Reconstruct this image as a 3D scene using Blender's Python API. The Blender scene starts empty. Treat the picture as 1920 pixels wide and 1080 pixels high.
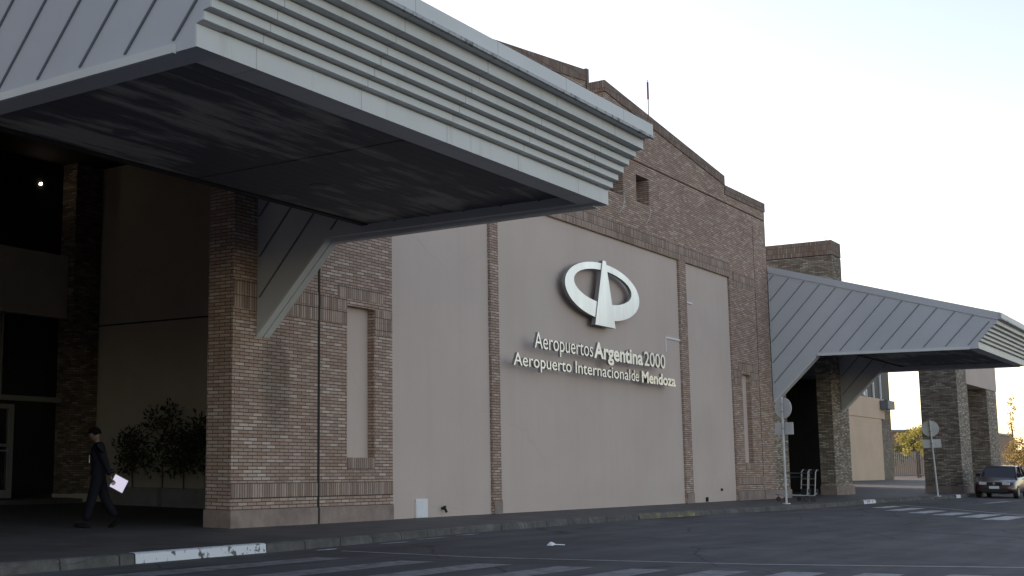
import bpy, bmesh, math, random
from mathutils import Vector, Matrix
random.seed(7)
S = bpy.context.scene
COL = S.collection
R = math.radians

# ------------------------------------------------------------------ camera
cam_d = bpy.data.cameras.new('camera'); cam = bpy.data.objects.new('camera', cam_d); COL.objects.link(cam)
cam_d.sensor_width = 36; cam_d.lens = 2308.75 / 1920 * 36
cam_d.shift_x = 459.3 / 1920; cam_d.shift_y = 0
cam_d.clip_start = 0.1; cam_d.clip_end = 5000
ri = Vector((0.63641, -0.77129, 0.0097)); up = Vector((-0.11282, -0.08064, 0.99034)); fw = Vector((0.76305, 0.63136, 0.13834))
m = Matrix((ri, up, -fw)).transposed().to_4x4(); m.translation = Vector((0, 0, 1.2)); cam.matrix_world = m
S.camera = cam
S.render.resolution_x = 1024; S.render.resolution_y = 576

# ------------------------------------------------------------------ light
SUN_EL = 19; SUN_AZ = 22      # azimuth from +y towards +x (the sun is low behind the terminal)
w = bpy.data.worlds.new('World'); S.world = w; w.use_nodes = True
nt = w.node_tree; nt.nodes.clear()
sky = nt.nodes.new('ShaderNodeTexSky'); sky.sky_type = 'NISHITA'; sky.sun_disc = False
sky.sun_elevation = R(SUN_EL); sky.sun_rotation = R(SUN_AZ)
sky.air_density = 1.0; sky.dust_density = 1.6; sky.ozone_density = 1.0; sky.altitude = 700
bg = nt.nodes.new('ShaderNodeBackground'); bg.inputs['Strength'].default_value = 0.15
wo = nt.nodes.new('ShaderNodeOutputWorld')
nt.links.new(sky.outputs[0], bg.inputs[0]); nt.links.new(bg.outputs[0], wo.inputs[0])
sd = bpy.data.lights.new('sun', 'SUN'); sd.energy = 2.5; sd.angle = R(0.5); sd.color = (1, .86, .66)
so = bpy.data.objects.new('sun', sd); COL.objects.link(so)
sdir = Vector((math.sin(R(SUN_AZ)) * math.cos(R(SUN_EL)), math.cos(R(SUN_AZ)) * math.cos(R(SUN_EL)), math.sin(R(SUN_EL))))
so.rotation_euler = sdir.to_track_quat('Z', 'Y').to_euler(); so.location = (0, 0, 60)
S.view_settings.view_transform = 'Standard'; S.view_settings.look = 'None'
S.view_settings.exposure = 1.15; S.view_settings.gamma = 1
S.view_settings.use_white_balance = True; S.view_settings.white_balance_temperature = 8500; S.view_settings.white_balance_tint = 19

# ------------------------------------------------------------------ helpers
def tag(o, label=None, cat=None, group=None, kind=None):
    if label: o['label'] = label
    if cat: o['category'] = cat
    if group: o['group'] = group
    if kind: o['kind'] = kind
    return o

def empty(name, loc, rz=0, label=None, cat=None, group=None):
    o = bpy.data.objects.new(name, None); COL.objects.link(o)
    o.empty_display_size = .3
    o.location = loc; o.rotation_euler = (0, 0, rz)
    return tag(o, label, cat, group)

def copy_tree(o, parent=None):
    c = o.copy(); COL.objects.link(c); c.parent = parent
    for ch in list(o.children): copy_tree(ch, c)
    return c

class MB:
    """collects shapes, builds ONE mesh object with metre UVs"""
    def __init__(s): s.v = []; s.f = []; s.sw = []; s.mi = []; s.rng = []
    def face(s, pts, mi=0, swap=False):
        n = len(s.v); s.v += [tuple(p) for p in pts]; s.f.append(tuple(range(n, n + len(pts)))); s.mi.append(mi); s.sw.append(swap)
    def mesh(s, vs, fs, mi=0):
        n = len(s.v); nf = len(s.f); s.v += [tuple(p) for p in vs]
        for f in fs: s.f.append(tuple(n + i for i in f)); s.mi.append(mi); s.sw.append(False)
        s.rng.append(((n, nf), (len(s.v), len(s.f))))
    def build_each(s, name, mats, parent=None, **k):
        for a, b in s.rng:
            q = MB(); q.v = s.v[a[0]:b[0]]; q.f = [tuple(i - a[0] for i in f) for f in s.f[a[1]:b[1]]]; q.mi = s.mi[a[1]:b[1]]; q.sw = s.sw[a[1]:b[1]]
            q.build(name, mats, parent, **k)
    def box(s, x0, x1, y0, y1, z0, z1, mi=0):
        p = [(x0,y0,z0),(x1,y0,z0),(x1,y1,z0),(x0,y1,z0),(x0,y0,z1),(x1,y0,z1),(x1,y1,z1),(x0,y1,z1)]
        s.mesh(p, [(0,3,2,1),(4,5,6,7),(0,1,5,4),(1,2,6,5),(2,3,7,6),(3,0,4,7)], mi)
    def prism(s, poly, a0, a1, axis='x', mi=0):
        """poly: 2d points; axis x -> (y,z), y -> (x,z), z -> (x,y)"""
        def P(a, u, v): return {'x': (a,u,v), 'y': (u,a,v), 'z': (u,v,a)}[axis]
        n = len(poly)
        vs = [P(a0, *q) for q in poly] + [P(a1, *q) for q in poly]
        fs = [tuple(range(n))[::-1], tuple(range(n, 2*n))] + [(i, (i+1) % n, n + (i+1) % n, n + i) for i in range(n)]
        s.mesh(vs, fs, mi)
    def bar(s, a, b, r, n=8, r2=None, mi=0):
        a = Vector(a); b = Vector(b); d = (b - a).normalized()
        u = d.cross(Vector((0,0,1)) if abs(d.z) < .9 else Vector((1,0,0))).normalized(); w = d.cross(u)
        r2 = r if r2 is None else r2
        vs = [a + (u*math.cos(t) + w*math.sin(t))*r for t in [2*math.pi*i/n for i in range(n)]] + \
             [b + (u*math.cos(t) + w*math.sin(t))*r2 for t in [2*math.pi*i/n for i in range(n)]]
        s.mesh(vs, [tuple(range(n))[::-1], tuple(range(n, 2*n))] + [(i, (i+1) % n, n + (i+1) % n, n + i) for i in range(n)], mi)
    def path(s, pts, r, n=8, mi=0):
        for a, b in zip(pts[:-1], pts[1:]): s.bar(a, b, r, n, mi=mi)
    def build(s, name, mats, parent=None, local=False, bevel=0, smooth=False, label=None, sub=0):
        me = bpy.data.meshes.new(name)
        me.from_pydata(s.v, [], s.f)
        mats = mats if isinstance(mats, (list, tuple)) else [mats]
        for q in mats: me.materials.append(q)
        me.polygons.foreach_set('material_index', s.mi)
        bm = bmesh.new(); bm.from_mesh(me); 
        if bevel or sub or smooth: bmesh.ops.remove_doubles(bm, verts=bm.verts, dist=1e-5)
        bmesh.ops.recalc_face_normals(bm, faces=bm.faces) if (bevel or sub) else None
        bm.to_mesh(me); bm.free()
        uv = me.uv_layers.new(name='UVMap')
        for p in me.polygons:
            nx, ny, nz = abs(p.normal.x), abs(p.normal.y), abs(p.normal.z)
            for li in p.loop_indices:
                c = me.vertices[me.loops[li].vertex_index].co
                uv.data[li].uv = (c.y, c.z) if nx >= ny and nx >= nz else ((c.x, c.z) if ny >= nz else (c.x, c.y))
            p.use_smooth = smooth
        o = bpy.data.objects.new(name, me); COL.objects.link(o)
        if bevel:
            b = o.modifiers.new('bevel', 'BEVEL'); b.width = bevel; b.segments = 2; b.limit_method = 'ANGLE'; b.angle_limit = R(35)
        if sub:
            b = o.modifiers.new('sub', 'SUBSURF'); b.levels = sub; b.render_levels = sub
        if parent:
            o.parent = parent
            if not local:
                r = parent
                while r.parent: r = r.parent
                if parent.parent is None: o.matrix_parent_inverse = Matrix.Translation(-Vector(parent.location))
        if label: o['label'] = label
        return o

# ------------------------------------------------------------------ materials
def newmat(name):
    m = bpy.data.materials.new(name); m.use_nodes = True
    return m, m.node_tree, m.node_tree.nodes['Principled BSDF']
def N(t, kind, **kw):
    n = t.nodes.new(kind)
    for k, v in kw.items():
        if hasattr(n, k): setattr(n, k, v)
        else: n.inputs[k.replace('_', ' ')].default_value = v
    return n
def ramp(t, src, stops):
    r = t.nodes.new('ShaderNodeValToRGB'); e = r.color_ramp.elements
    while len(e) < len(stops): e.new(.5)
    for el, (p, c) in zip(e, stops):
        el.position = p; el.color = (*c, 1) if len(c) == 3 else c
    t.links.new(src, r.inputs[0]); return r.outputs[0]
def mixc(t, fac, a, b, mode='MIX'):
    n = t.nodes.new('ShaderNodeMix'); n.data_type = 'RGBA'; n.blend_type = mode
    for sock, v in ((0, fac), (6, a), (7, b)):
        if isinstance(v, (int, float)): n.inputs[sock].default_value = v
        elif isinstance(v, tuple): n.inputs[sock].default_value = (*v, 1) if len(v) == 3 else v
        else: t.links.new(v, n.inputs[sock])
    return n.outputs[2]
def geo(t): return N(t, 'ShaderNodeNewGeometry').outputs['Position']
def mapped(t, src, sc):
    n = t.nodes.new('ShaderNodeMapping'); n.inputs['Scale'].default_value = sc; t.links.new(src, n.inputs[0]); return n.outputs[0]
def noise(t, vec, scale, detail=4, rough=.55):
    n = N(t, 'ShaderNodeTexNoise'); n.inputs['Scale'].default_value = scale; n.inputs['Detail'].default_value = detail; n.inputs['Roughness'].default_value = rough
    t.links.new(vec, n.inputs['Vector']); return n.outputs['Fac']
def bump(t, bsdf, h, strength=.3, dist=.01):
    b = N(t, 'ShaderNodeBump'); b.inputs['Strength'].default_value = strength; b.inputs['Distance'].default_value = dist
    t.links.new(h, b.inputs['Height']); t.links.new(b.outputs[0], bsdf.inputs['Normal'])

def plain(name, col, rough=.6, metal=0, var=.12, vscale=2.5, spec=.5, streak=False):
    m, t, b = newmat(name)
    p = geo(t)
    f = noise(t, mapped(t, p, (1, 1, .15)) if streak else p, vscale, 6)
    f2 = noise(t, p, vscale * 9, 3)
    lo = tuple(c * (1 - var) for c in col); hi = tuple(min(1, c * (1 + var)) for c in col)
    c1 = ramp(t, f, [(.3, lo), (.7, hi)])
    c2 = ramp(t, f2, [(.3, (1 - var*.5,)*3), (.7, (1, 1, 1))])
    t.links.new(mixc(t, 1.0, c1, c2, 'MULTIPLY'), b.inputs['Base Color'])
    b.inputs['Roughness'].default_value = rough; b.inputs['Metallic'].default_value = metal
    b.inputs['Specular IOR Level'].default_value = spec
    bump(t, b, f2, .08, .004)
    return m

def brick_mat(name, swap=False, pal=None, tone=1.0, effl=.0, stain=False):
    m, t, b = newmat(name)
    uv = N(t, 'ShaderNodeUVMap').outputs[0]
    if swap:
        sp = N(t, 'ShaderNodeSeparateXYZ'); t.links.new(uv, sp.inputs[0]); cb = N(t, 'ShaderNodeCombineXYZ')
        t.links.new(sp.outputs[1], cb.inputs[0]); t.links.new(sp.outputs[0], cb.inputs[1]); uvv = cb.outputs[0]
    else: uvv = uv
    # slight wobble so the courses are hand laid
    p = geo(t)
    br = N(t, 'ShaderNodeTexBrick'); br.offset = 0 if swap else .5; br.squash = 1
    for k, v in (('Scale', 1), ('Mortar Size', .0085), ('Mortar Smooth', .35), ('Bias', 0), ('Brick Width', .26), ('Row Height', .064 if not swap else .07)):
        br.inputs[k].default_value = v
    br.inputs['Color1'].default_value = (0,0,0,1); br.inputs['Color2'].default_value = (1,1,1,1); br.inputs['Mortar'].default_value = (.5,.5,.5,1)
    t.links.new(uvv, br.inputs['Vector'])
    pal = pal or [(0, (.365,.240,.190)), (.3, (.41,.284,.230)), (.6, (.45,.320,.266)), (.85, (.50,.375,.318)), (1, (.58,.475,.415))]
    pal = [(a, tuple(x*tone for x in c)) for a, c in pal]
    col = ramp(t, br.outputs['Color'], pal)
    n1 = noise(t, p, .55, 6, .6)
    col = mixc(t, 1.0, col, ramp(t, n1, [(.3, (.88,.86,.85)), (.7, (1.08,1.07,1.06))]), 'MULTIPLY')
    n2 = noise(t, p, 38, 3, .7)
    col = mixc(t, 1.0, col, ramp(t, n2, [(.3, (.86,.86,.86)), (.75, (1.14,1.14,1.14))]), 'MULTIPLY')
    # pale salt bloom in patches
    n3 = noise(t, p, 3.2, 6, .75)
    col = mixc(t, ramp(t, n3, [(.66 - effl*.2, (0,0,0)), (.82, (.2+effl*.5,)*3)]), col, (.42*tone,.38*tone,.34*tone))
    mort = ramp(t, noise(t, p, 9, 3), [(.3, (.058,.046,.040)), (.7, (.12,.098,.088))])
    col = mixc(t, br.outputs['Fac'], col, mort)
    if stain:   # long run-off stain under the canopy bracket: a mark of its own on the wall
        sp = N(t, 'ShaderNodeSeparateXYZ'); t.links.new(p, sp.inputs[0])
        def mth(op, a, b_=None, c=None):
            n = N(t, 'ShaderNodeMath', operation=op)
            for i, v in enumerate((a, b_, c)):
                if v is None: continue
                if isinstance(v, (int, float)): n.inputs[i].default_value = v
                else: t.links.new(v, n.inputs[i])
            return n.outputs[0]
        nn = noise(t, mapped(t, p, (1, 1, .5)), 1.6, 5)
        dx = mth('DIVIDE', mth('SUBTRACT', mth('ADD', sp.outputs[0], mth('MULTIPLY', nn, .5)), 18.05), .5)
        dz = mth('DIVIDE', mth('SUBTRACT', sp.outputs[2], 2.65), 1.15)
        d = mth('ADD', mth('MULTIPLY', dx, dx), mth('MULTIPLY', dz, dz))
        f = ramp(t, d, [(.35, (.62,)*3), (1.15, (0,0,0))])
        col = mixc(t, f, col, mixc(t, 1.0, col, (.42,.46,.44), 'MULTIPLY'))
    t.links.new(col, b.inputs['Base Color'])
    b.inputs['Roughness'].default_value = .88; b.inputs['Specular IOR Level'].default_value = .25
    inv = N(t, 'ShaderNodeMath', operation='SUBTRACT'); inv.inputs[0].default_value = 1; t.links.new(br.outputs['Fac'], inv.inputs[1])
    ad = N(t, 'ShaderNodeMath', operation='MULTIPLY_ADD'); t.links.new(n2, ad.inputs[0]); ad.inputs[1].default_value = .35; t.links.new(inv.outputs[0], ad.inputs[2])
    bump(t, b, ad.outputs[0], .7, .012)
    return m

M = {}
M['brick'] = brick_mat('brick', stain=True)
M['soldier'] = brick_mat('soldier_brick', swap=True, pal=[(0, (.28,.195,.16)), (.5, (.37,.27,.225)), (1, (.49,.375,.32))])
M['coping'] = brick_mat('coping_brick', swap=True, tone=.56)
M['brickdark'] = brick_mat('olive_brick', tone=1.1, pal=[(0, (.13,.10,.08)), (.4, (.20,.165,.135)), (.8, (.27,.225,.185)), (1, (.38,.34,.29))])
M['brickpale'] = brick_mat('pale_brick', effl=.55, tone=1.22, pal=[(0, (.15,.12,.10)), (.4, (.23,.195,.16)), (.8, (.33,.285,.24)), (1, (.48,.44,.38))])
def plaster_mat():
    m, t, b = newmat('cream_render'); p = geo(t)
    c = ramp(t, noise(t, p, .45, 6, .6), [(.3, (.53,.430,.388)), (.7, (.575,.475,.432))])
    st = noise(t, mapped(t, p, (2.2, 1, .07)), 1.3, 6, .65)          # rain streaks
    c = mixc(t, 1.0, c, ramp(t, st, [(.34, (.975,.97,.965)), (.52, (1,1,1)), (.72, (1.01,1.01,1.01))]), 'MULTIPLY')
    bl = noise(t, p, 2.3, 7, .7)
    c = mixc(t, ramp(t, bl, [(.60, (0,0,0)), (.74, (.16,)*3)]), c, (.46,.385,.345))
    # splash dirt above the ground
    sp = N(t, 'ShaderNodeSeparateXYZ'); t.links.new(p, sp.inputs[0])
    a = N(t, 'ShaderNodeMath', operation='MULTIPLY_ADD'); t.links.new(noise(t, p, 1.7, 5, .7), a.inputs[0]); a.inputs[1].default_value = -.9; t.links.new(sp.outputs[2], a.inputs[2])
    c = mixc(t, ramp(t, a.outputs[0], [(-.0, (.16,)*3), (.3, (0,0,0))]), c, (.42,.36,.32))
    # hairline cracks
    v = N(t, 'ShaderNodeTexVoronoi'); v.feature = 'DISTANCE_TO_EDGE'; v.inputs['Scale'].default_value = .33
    wob = N(t, 'ShaderNodeTexNoise'); wob.inputs['Scale'].default_value = 2.2; wob.inputs['Detail'].default_value = 5; t.links.new(p, wob.inputs['Vector'])
    t.links.new(mixc(t, .10, p, wob.outputs['Color'], 'LINEAR_LIGHT'), v.inputs['Vector'])
    msk = ramp(t, noise(t, p, .3, 2), [(.52, (0,0,0)), (.6, (1,1,1))])
    ck = mixc(t, 1.0, ramp(t, v.outputs['Distance'], [(.001, (.16,)*3), (.004, (0,0,0))]), msk, 'MULTIPLY')
    c = mixc(t, ck, c, (.22,.19,.17))
    t.links.new(c, b.inputs['Base Color']); b.inputs['Roughness'].default_value = .9; b.inputs['Specular IOR Level'].default_value = .2
    bump(t, b, noise(t, p, 45, 4, .6), .25, .004); return m
M['plaster'] = plaster_mat()
M['plasterwarm'] = plain('warm_render', (.60,.44,.33), .85, var=.06, vscale=.5, spec=.2)
M['plaster2'] = plain('cream_render_shelter', (.56,.515,.455), .85, var=.06, vscale=.9, spec=.2)
M['plinth'] = plain('stone_plinth', (.29,.222,.198), .85, var=.22, vscale=3, spec=.2)
M['metal_side'] = plain('blue_grey_sheet', (.50,.515,.55), .5, var=.05, vscale=.5, spec=.5)
M['seam'] = plain('seam_metal', (.12,.135,.16), .5, var=.05)
def fascia_mat():
    m, t, b = newmat('pale_grey_sheet'); p = geo(t)
    c = ramp(t, noise(t, p, .8, 5), [(.3, (.58,.595,.59)), (.7, (.65,.665,.665))])
    st = noise(t, mapped(t, p, (3.5, 1, .35)), 1.2, 6, .7)
    c = mixc(t, ramp(t, st, [(.56, (0,0,0)), (.74, (.4,)*3)]), c, (.42,.39,.32))
    # sheet laps every 3 m
    sp = N(t, 'ShaderNodeSeparateXYZ'); t.links.new(p, sp.inputs[0])
    a = N(t, 'ShaderNodeMath', operation='PINGPONG'); t.links.new(sp.outputs[0], a.inputs[0]); a.inputs[1].default_value = .92
    c = mixc(t, ramp(t, a.outputs[0], [(.004, (.6,)*3), (.012, (0,0,0))]), c, (.25,.25,.24))
    t.links.new(c, b.inputs['Base Color']); b.inputs['Roughness'].default_value = .5
    bump(t, b, noise(t, mapped(t, p, (.7,1,2)), 1.1, 3), .5, .03); return m
M['fascia'] = fascia_mat()
M['dark'] = plain('dark_joint', (.02,.018,.016), .9)
M['black'] = plain('black_rubber', (.02,.02,.022), .7)
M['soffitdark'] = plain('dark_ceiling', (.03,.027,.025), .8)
M['roof'] = plain('roof_sheet', (.30,.31,.32), .6)
M['steel'] = plain('brushed_steel', (.86,.88,.90), .38, metal=.85, var=.12, vscale=2.2, streak=True)
M['steelside'] = plain('letter_side', (.24,.23,.22), .5, var=.1)
M['letter'] = plain('letter_face', (.95,.94,.91), .38, metal=.7, var=.05)
M['alu'] = plain('aluminium', (.34,.35,.35), .4, metal=.4, var=.05)
M['white'] = plain('white_paint', (.72,.73,.76), .6, var=.06)
M['paper'] = plain('paper', (.86,.87,.92), .6, var=.02)
M['concrete'] = plain('concrete', (.17,.165,.16), .85, var=.2)
M['pole'] = plain('pole_paint', (.55,.56,.57), .5, var=.1)
M['signback'] = plain('sign_back', (.60,.62,.64), .5, metal=.1, var=.1)

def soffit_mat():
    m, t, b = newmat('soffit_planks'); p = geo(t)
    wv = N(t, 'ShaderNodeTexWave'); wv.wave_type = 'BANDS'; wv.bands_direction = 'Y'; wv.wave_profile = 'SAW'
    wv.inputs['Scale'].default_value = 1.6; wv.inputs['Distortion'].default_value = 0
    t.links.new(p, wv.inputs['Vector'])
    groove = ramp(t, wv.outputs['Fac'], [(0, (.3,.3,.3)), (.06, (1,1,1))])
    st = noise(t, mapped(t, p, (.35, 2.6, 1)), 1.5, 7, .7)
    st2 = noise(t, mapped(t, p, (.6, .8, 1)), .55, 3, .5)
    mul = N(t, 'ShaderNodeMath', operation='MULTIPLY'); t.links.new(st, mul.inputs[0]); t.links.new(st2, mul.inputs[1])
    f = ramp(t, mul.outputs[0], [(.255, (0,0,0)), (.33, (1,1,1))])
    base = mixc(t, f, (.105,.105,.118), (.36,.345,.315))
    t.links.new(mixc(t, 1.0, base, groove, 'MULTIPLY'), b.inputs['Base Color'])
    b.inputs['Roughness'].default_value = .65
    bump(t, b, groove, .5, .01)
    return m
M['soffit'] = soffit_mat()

def glass_mat(name, col=(.015,.017,.02), rough=.06):
    m, t, b = newmat(name); b.inputs['Base Color'].default_value = (*col, 1); b.inputs['Roughness'].default_value = rough
    b.inputs['Specular IOR Level'].default_value = .5; return m
M['glass'] = glass_mat('dark_glass')
M['dullglass'] = glass_mat('dusty_glass', (.03,.035,.035), .6)
M['carglass'] = glass_mat('car_glass', (.02,.025,.03), .03)

def asphalt_mat():
    m, t, b = newmat('asphalt'); p = geo(t)
    c = ramp(t, noise(t, p, .35, 6, .6), [(.3, (.058,.056,.059)), (.7, (.100,.098,.102))])
    g = noise(t, p, 90, 2, .6)
    c = mixc(t, 1.0, c, ramp(t, g, [(.3, (.7,.7,.7)), (.7, (1.3,1.3,1.3))]), 'MULTIPLY')
    st = noise(t, mapped(t, p, (.25, 1.6, 1)), 1.1, 5, .6)
    c = mixc(t, 1.0, c, ramp(t, st, [(.40, (.78,.78,.78)), (.62, (1.18,1.18,1.18))]), 'MULTIPLY')
    oil = noise(t, p, .9, 3, .5)
    c = mixc(t, ramp(t, oil, [(.62, (0,0,0)), (.72, (.45,)*3)]), c, (.022,.022,.025))
    # tar filled cracks
    v = N(t, 'ShaderNodeTexVoronoi'); v.feature = 'DISTANCE_TO_EDGE'; v.inputs['Scale'].default_value = .35
    wob = N(t, 'ShaderNodeTexNoise'); wob.inputs['Scale'].default_value = 1.3; t.links.new(p, wob.inputs['Vector'])
    t.links.new(mixc(t, .12, p, wob.outputs['Color'], 'LINEAR_LIGHT'), v.inputs['Vector'])
    c = mixc(t, ramp(t, v.outputs['Distance'], [(.003, (.75,)*3), (.012, (0,0,0))]), c, (.018,.018,.02))
    t.links.new(c, b.inputs['Base Color']); b.inputs['Roughness'].default_value = .8; b.inputs['Specular IOR Level'].default_value = .35
    bump(t, b, g, .5, .006); return m
M['asphalt'] = asphalt_mat()
def paving_mat():
    m, t, b = newmat('paving'); p = geo(t)
    br = N(t, 'ShaderNodeTexBrick'); br.offset = 0
    for k, v in (('Scale', 1), ('Mortar Size', .006), ('Brick Width', .4), ('Row Height', .4)): br.inputs[k].default_value = v
    br.inputs['Color1'].default_value = (.063,.058,.057,1); br.inputs['Color2'].default_value = (.092,.085,.084,1); br.inputs['Mortar'].default_value = (.022,.02,.02,1)
    t.links.new(p, br.inputs['Vector'])
    c = mixc(t, 1.0, br.outputs['Color'], ramp(t, noise(t, p, .8, 6, .65), [(.3, (.7,.7,.7)), (.7, (1.25,1.25,1.25))]), 'MULTIPLY')
    t.links.new(c, b.inputs['Base Color']); b.inputs['Roughness'].default_value = .7; bump(t, b, noise(t, p, 60, 2), .3, .004); return m
M['paving'] = paving_mat()
def kerb_mat():
    m, t, b = newmat('kerb_stone'); p = geo(t)
    c = ramp(t, noise(t, p, 2.2, 7, .7), [(.3, (.05,.047,.044)), (.5, (.095,.09,.086)), (.72, (.17,.165,.158))])
    sp = N(t, 'ShaderNodeSeparateXYZ'); t.links.new(p, sp.inputs[0])
    a = N(t, 'ShaderNodeMath', operation='PINGPONG'); t.links.new(sp.outputs[0], a.inputs[0]); a.inputs[1].default_value = .5
    c = mixc(t, ramp(t, a.outputs[0], [(.008, (1,1,1)), (.02, (0,0,0))]), c, (.02,.02,.02))
    t.links.new(c, b.inputs['Base Color']); b.inputs['Roughness'].default_value = .85; bump(t, b, noise(t, p, 14, 5, .7), .8, .03); return m
M['kerb'] = kerb_mat()
def worn(name, col, under, lo, hi, scale=3, rough=.6):
    m, t, b = newmat(name); p = geo(t)
    f = ramp(t, noise(t, p, scale, 8, .72), [(lo, (0,0,0)), (hi, (1,1,1))])
    t.links.new(mixc(t, f, under, col), b.inputs['Base Color']); b.inputs['Roughness'].default_value = rough
    bump(t, b, noise(t, p, 30, 3), .3, .006); return m
M['kerbwhite'] = worn('worn_white_kerb_paint', (.66,.69,.74), (.08,.085,.09), .41, .45, 5)
M['kerbyellow'] = worn('worn_yellow_kerb_paint', (.30,.27,.09), (.07,.065,.055), .52, .66, 3.5)
M['lipdirt'] = worn('dirty_drip_edge', (.42,.43,.44), (.09,.09,.09), .38, .5, 9)
M['roadpaint'] = worn('worn_road_paint', (.24,.24,.255), (.075,.075,.08), .34, .58, 5)
M['roadline'] = worn('worn_line_paint', (.34,.34,.35), (.09,.09,.095), .3, .5, 6)
M['roadbright'] = worn('fresh_road_paint', (.50,.50,.50), (.12,.12,.125), .34, .54, 5)
def leaf_mat(name, a, b_, trans=.3):
    m, t, b = newmat(name)
    oi = noise(t, geo(t), 3.0, 2)
    t.links.new(ramp(t, oi, [(.3, a), (.7, b_)]), b.inputs['Base Color']); b.inputs['Roughness'].default_value = .6
    b.inputs['Subsurface Weight'].default_value = 0
    tr = N(t, 'ShaderNodeBsdfTranslucent'); t.links.new(ramp(t, oi, [(.3, a), (.7, b_)]), tr.inputs[0])
    mx = N(t, 'ShaderNodeMixShader'); mx.inputs[0].default_value = trans
    t.links.new(b.outputs[0], mx.inputs[1]); t.links.new(tr.outputs[0], mx.inputs[2])
    t.links.new(mx.outputs[0], t.nodes['Material Output'].inputs['Surface']); return m
M['leafyellow'] = leaf_mat('autumn_leaves', (.28,.26,.06), (.38,.36,.11), .5)
M['leafgreen'] = leaf_mat('green_leaves', (.07,.09,.03), (.13,.14,.05), .4)
M['leafdark'] = leaf_mat('shrub_leaves', (.03,.045,.022), (.05,.07,.03), .1)
M['leafdry'] = leaf_mat('dry_leaves', (.25,.18,.07), (.36,.28,.12), .4)
M['bark'] = plain('bark', (.10,.075,.055), .9)
def emis(name, col, s):
    m, t, b = newmat(name); b.inputs['Emission Color'].default_value = (*col, 1); b.inputs['Emission Strength'].default_value = s; return m
M['lampglow'] = emis('lamp_glow', (1, .95, .85), 14)

# ================================================================== SETTING
F = 14.5
ZR = -.13
# asphalt ground reaching the horizon
g = MB(); g.box(-900, 1500, -900, 1500, ZR - .5, ZR)
gr = g.build('road', M['asphalt']); tag(gr, kind='structure')
KP = [(-30,11.3),(4,11.35),(9,11.4),(14,11.55),(17,11.75),(20.4,12.12),(24,12.18),(28.9,12.2),(35.3,11.9),(42.3,11.6),(47.2,11.72),(54,11.65),(60.5,11.2),(64,11.15),(80,11.1),(140,10.8)]
def ky(x):
    for (a, b), (c, d) in zip(KP[:-1], KP[1:]):
        if a <= x <= c:
            t = (x - a) / (c - a); return b + (d - b) * t
    return 11
s = MB()
pts = [(x, y + .16) for x, y in KP]
s.prism(pts + [(140, 60), (-30, 60)], ZR - .05, 0, 'z')
tag(s.build('pavement', M['paving']), kind='structure')
# kerb with chipped edge
s = MB(); rnd = random.Random(3)
X = [-30 + i * .35 for i in range(int(170/.35))]
prof = []
for x in X:
    y = ky(x); j = rnd.uniform(0, .06) if rnd.random() < .4 else rnd.uniform(0, .012)
    prof.append([(x, y - .012 + rnd.uniform(-.006,.006), ZR - .05), (x, y + rnd.uniform(-.004,.01), ZR + .06), (x, y + j*.6, -.008 - j), (x, y + .03 + j, .004 - j*.15), (x, y + .165, .004)])
for a, b in zip(prof[:-1], prof[1:]):
    for i in range(4): s.face([a[i], b[i], b[i+1], a[i+1]])
tag(s.build('kerb', M['kerb'], smooth=False), kind='structure')
def kerbpaint(name, x0, x1, mat, top=True):
    s = MB(); n = max(2, int((x1-x0)/.12)); P = []
    for i in range(n + 1):
        x = x0 + (x1-x0)*i/n; y = ky(x)
        P.append([(x, y - .024, ZR + .006), (x, y - .012, -.004), (x, y + .02, .010), (x, y + .12, .010)])
    for a, b in zip(P[:-1], P[1:]):
        for i in range(3 if top else 2): s.face([a[i], b[i], b[i+1], a[i+1]])
    tag(s.build(name, mat), kind='structure')
kerbpaint('kerb_white_paint', 11.27, 13.97, M['kerbwhite'])
kerbpaint('kerb_white_paint', 47.0, 48.6, M['kerbwhite'])
kerbpaint('kerb_white_paint', 59.9, 60.6, M['kerbwhite'])
kerbpaint('kerb_yellow_paint', 28.8, 32.3, M['kerbyellow'])
# road markings
def sheet(name, quads, mat, z=ZR + .004):
    s = MB()
    for q in quads: s.face([(x, y, z) for x, y in q])
    tag(s.build(name, mat), kind='structure')
def strip(pts, w):
    q = []
    for (a, b), (c, d) in zip(pts[:-1], pts[1:]):
        L = math.hypot(c-a, d-b); nx, ny = -(d-b)/L*w/2, (c-a)/L*w/2
        q.append([(a-nx,b-ny),(c-nx,d-ny),(c+nx,d+ny),(a+nx,b+ny)])
    return q
sheet('crosswalk_line', strip([(15.11,11.02),(15.56,8.94),(17.28,5.68),(19.46,2.89),(22,-.2)], .1), M['roadline'])
bars = []
for yt, xe in ((10.55,13.9),(9.4,14.25),(8.42,14.6),(7.47,14.98),(6.62,15.35),(5.8,15.85),(5.02,16.38),(4.24,16.9),(3.4,17.5),(2.6,18.1)):
    bars.append([(xe, yt), (xe + .2, yt - .42), (3, yt - .42 + .1), (3, yt + .1)])
sheet('crosswalk_stripes', bars, M['roadpaint'])
sheet('far_crosswalk_line', strip([(47.2,10.55),(44,8.3),(40.37,5.91),(36,3)], .14), M['roadline'])
sheet('far_crosswalk_blocks', [
    [(43.2,10.55),(45.9,10.55),(45.9,10.2),(43.2,10.15)],
    [(40.9,9.65),(44.3,9.62),(44.5,9.2),(41.1,9.2)],
    [(39.4,8.68),(42.3,8.62),(42.4,8.2),(39.5,8.22)],
    [(38.4,7.86),(41.0,7.8),(41.1,7.3),(38.6,7.35)],
    [(37.3,7.02),(40.3,6.95),(40.5,6.45),(37.5,6.5)],
    [(36.2,6.25),(39.3,6.2),(39.5,5.7),(36.4,5.7)]], M['roadbright'])
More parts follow.
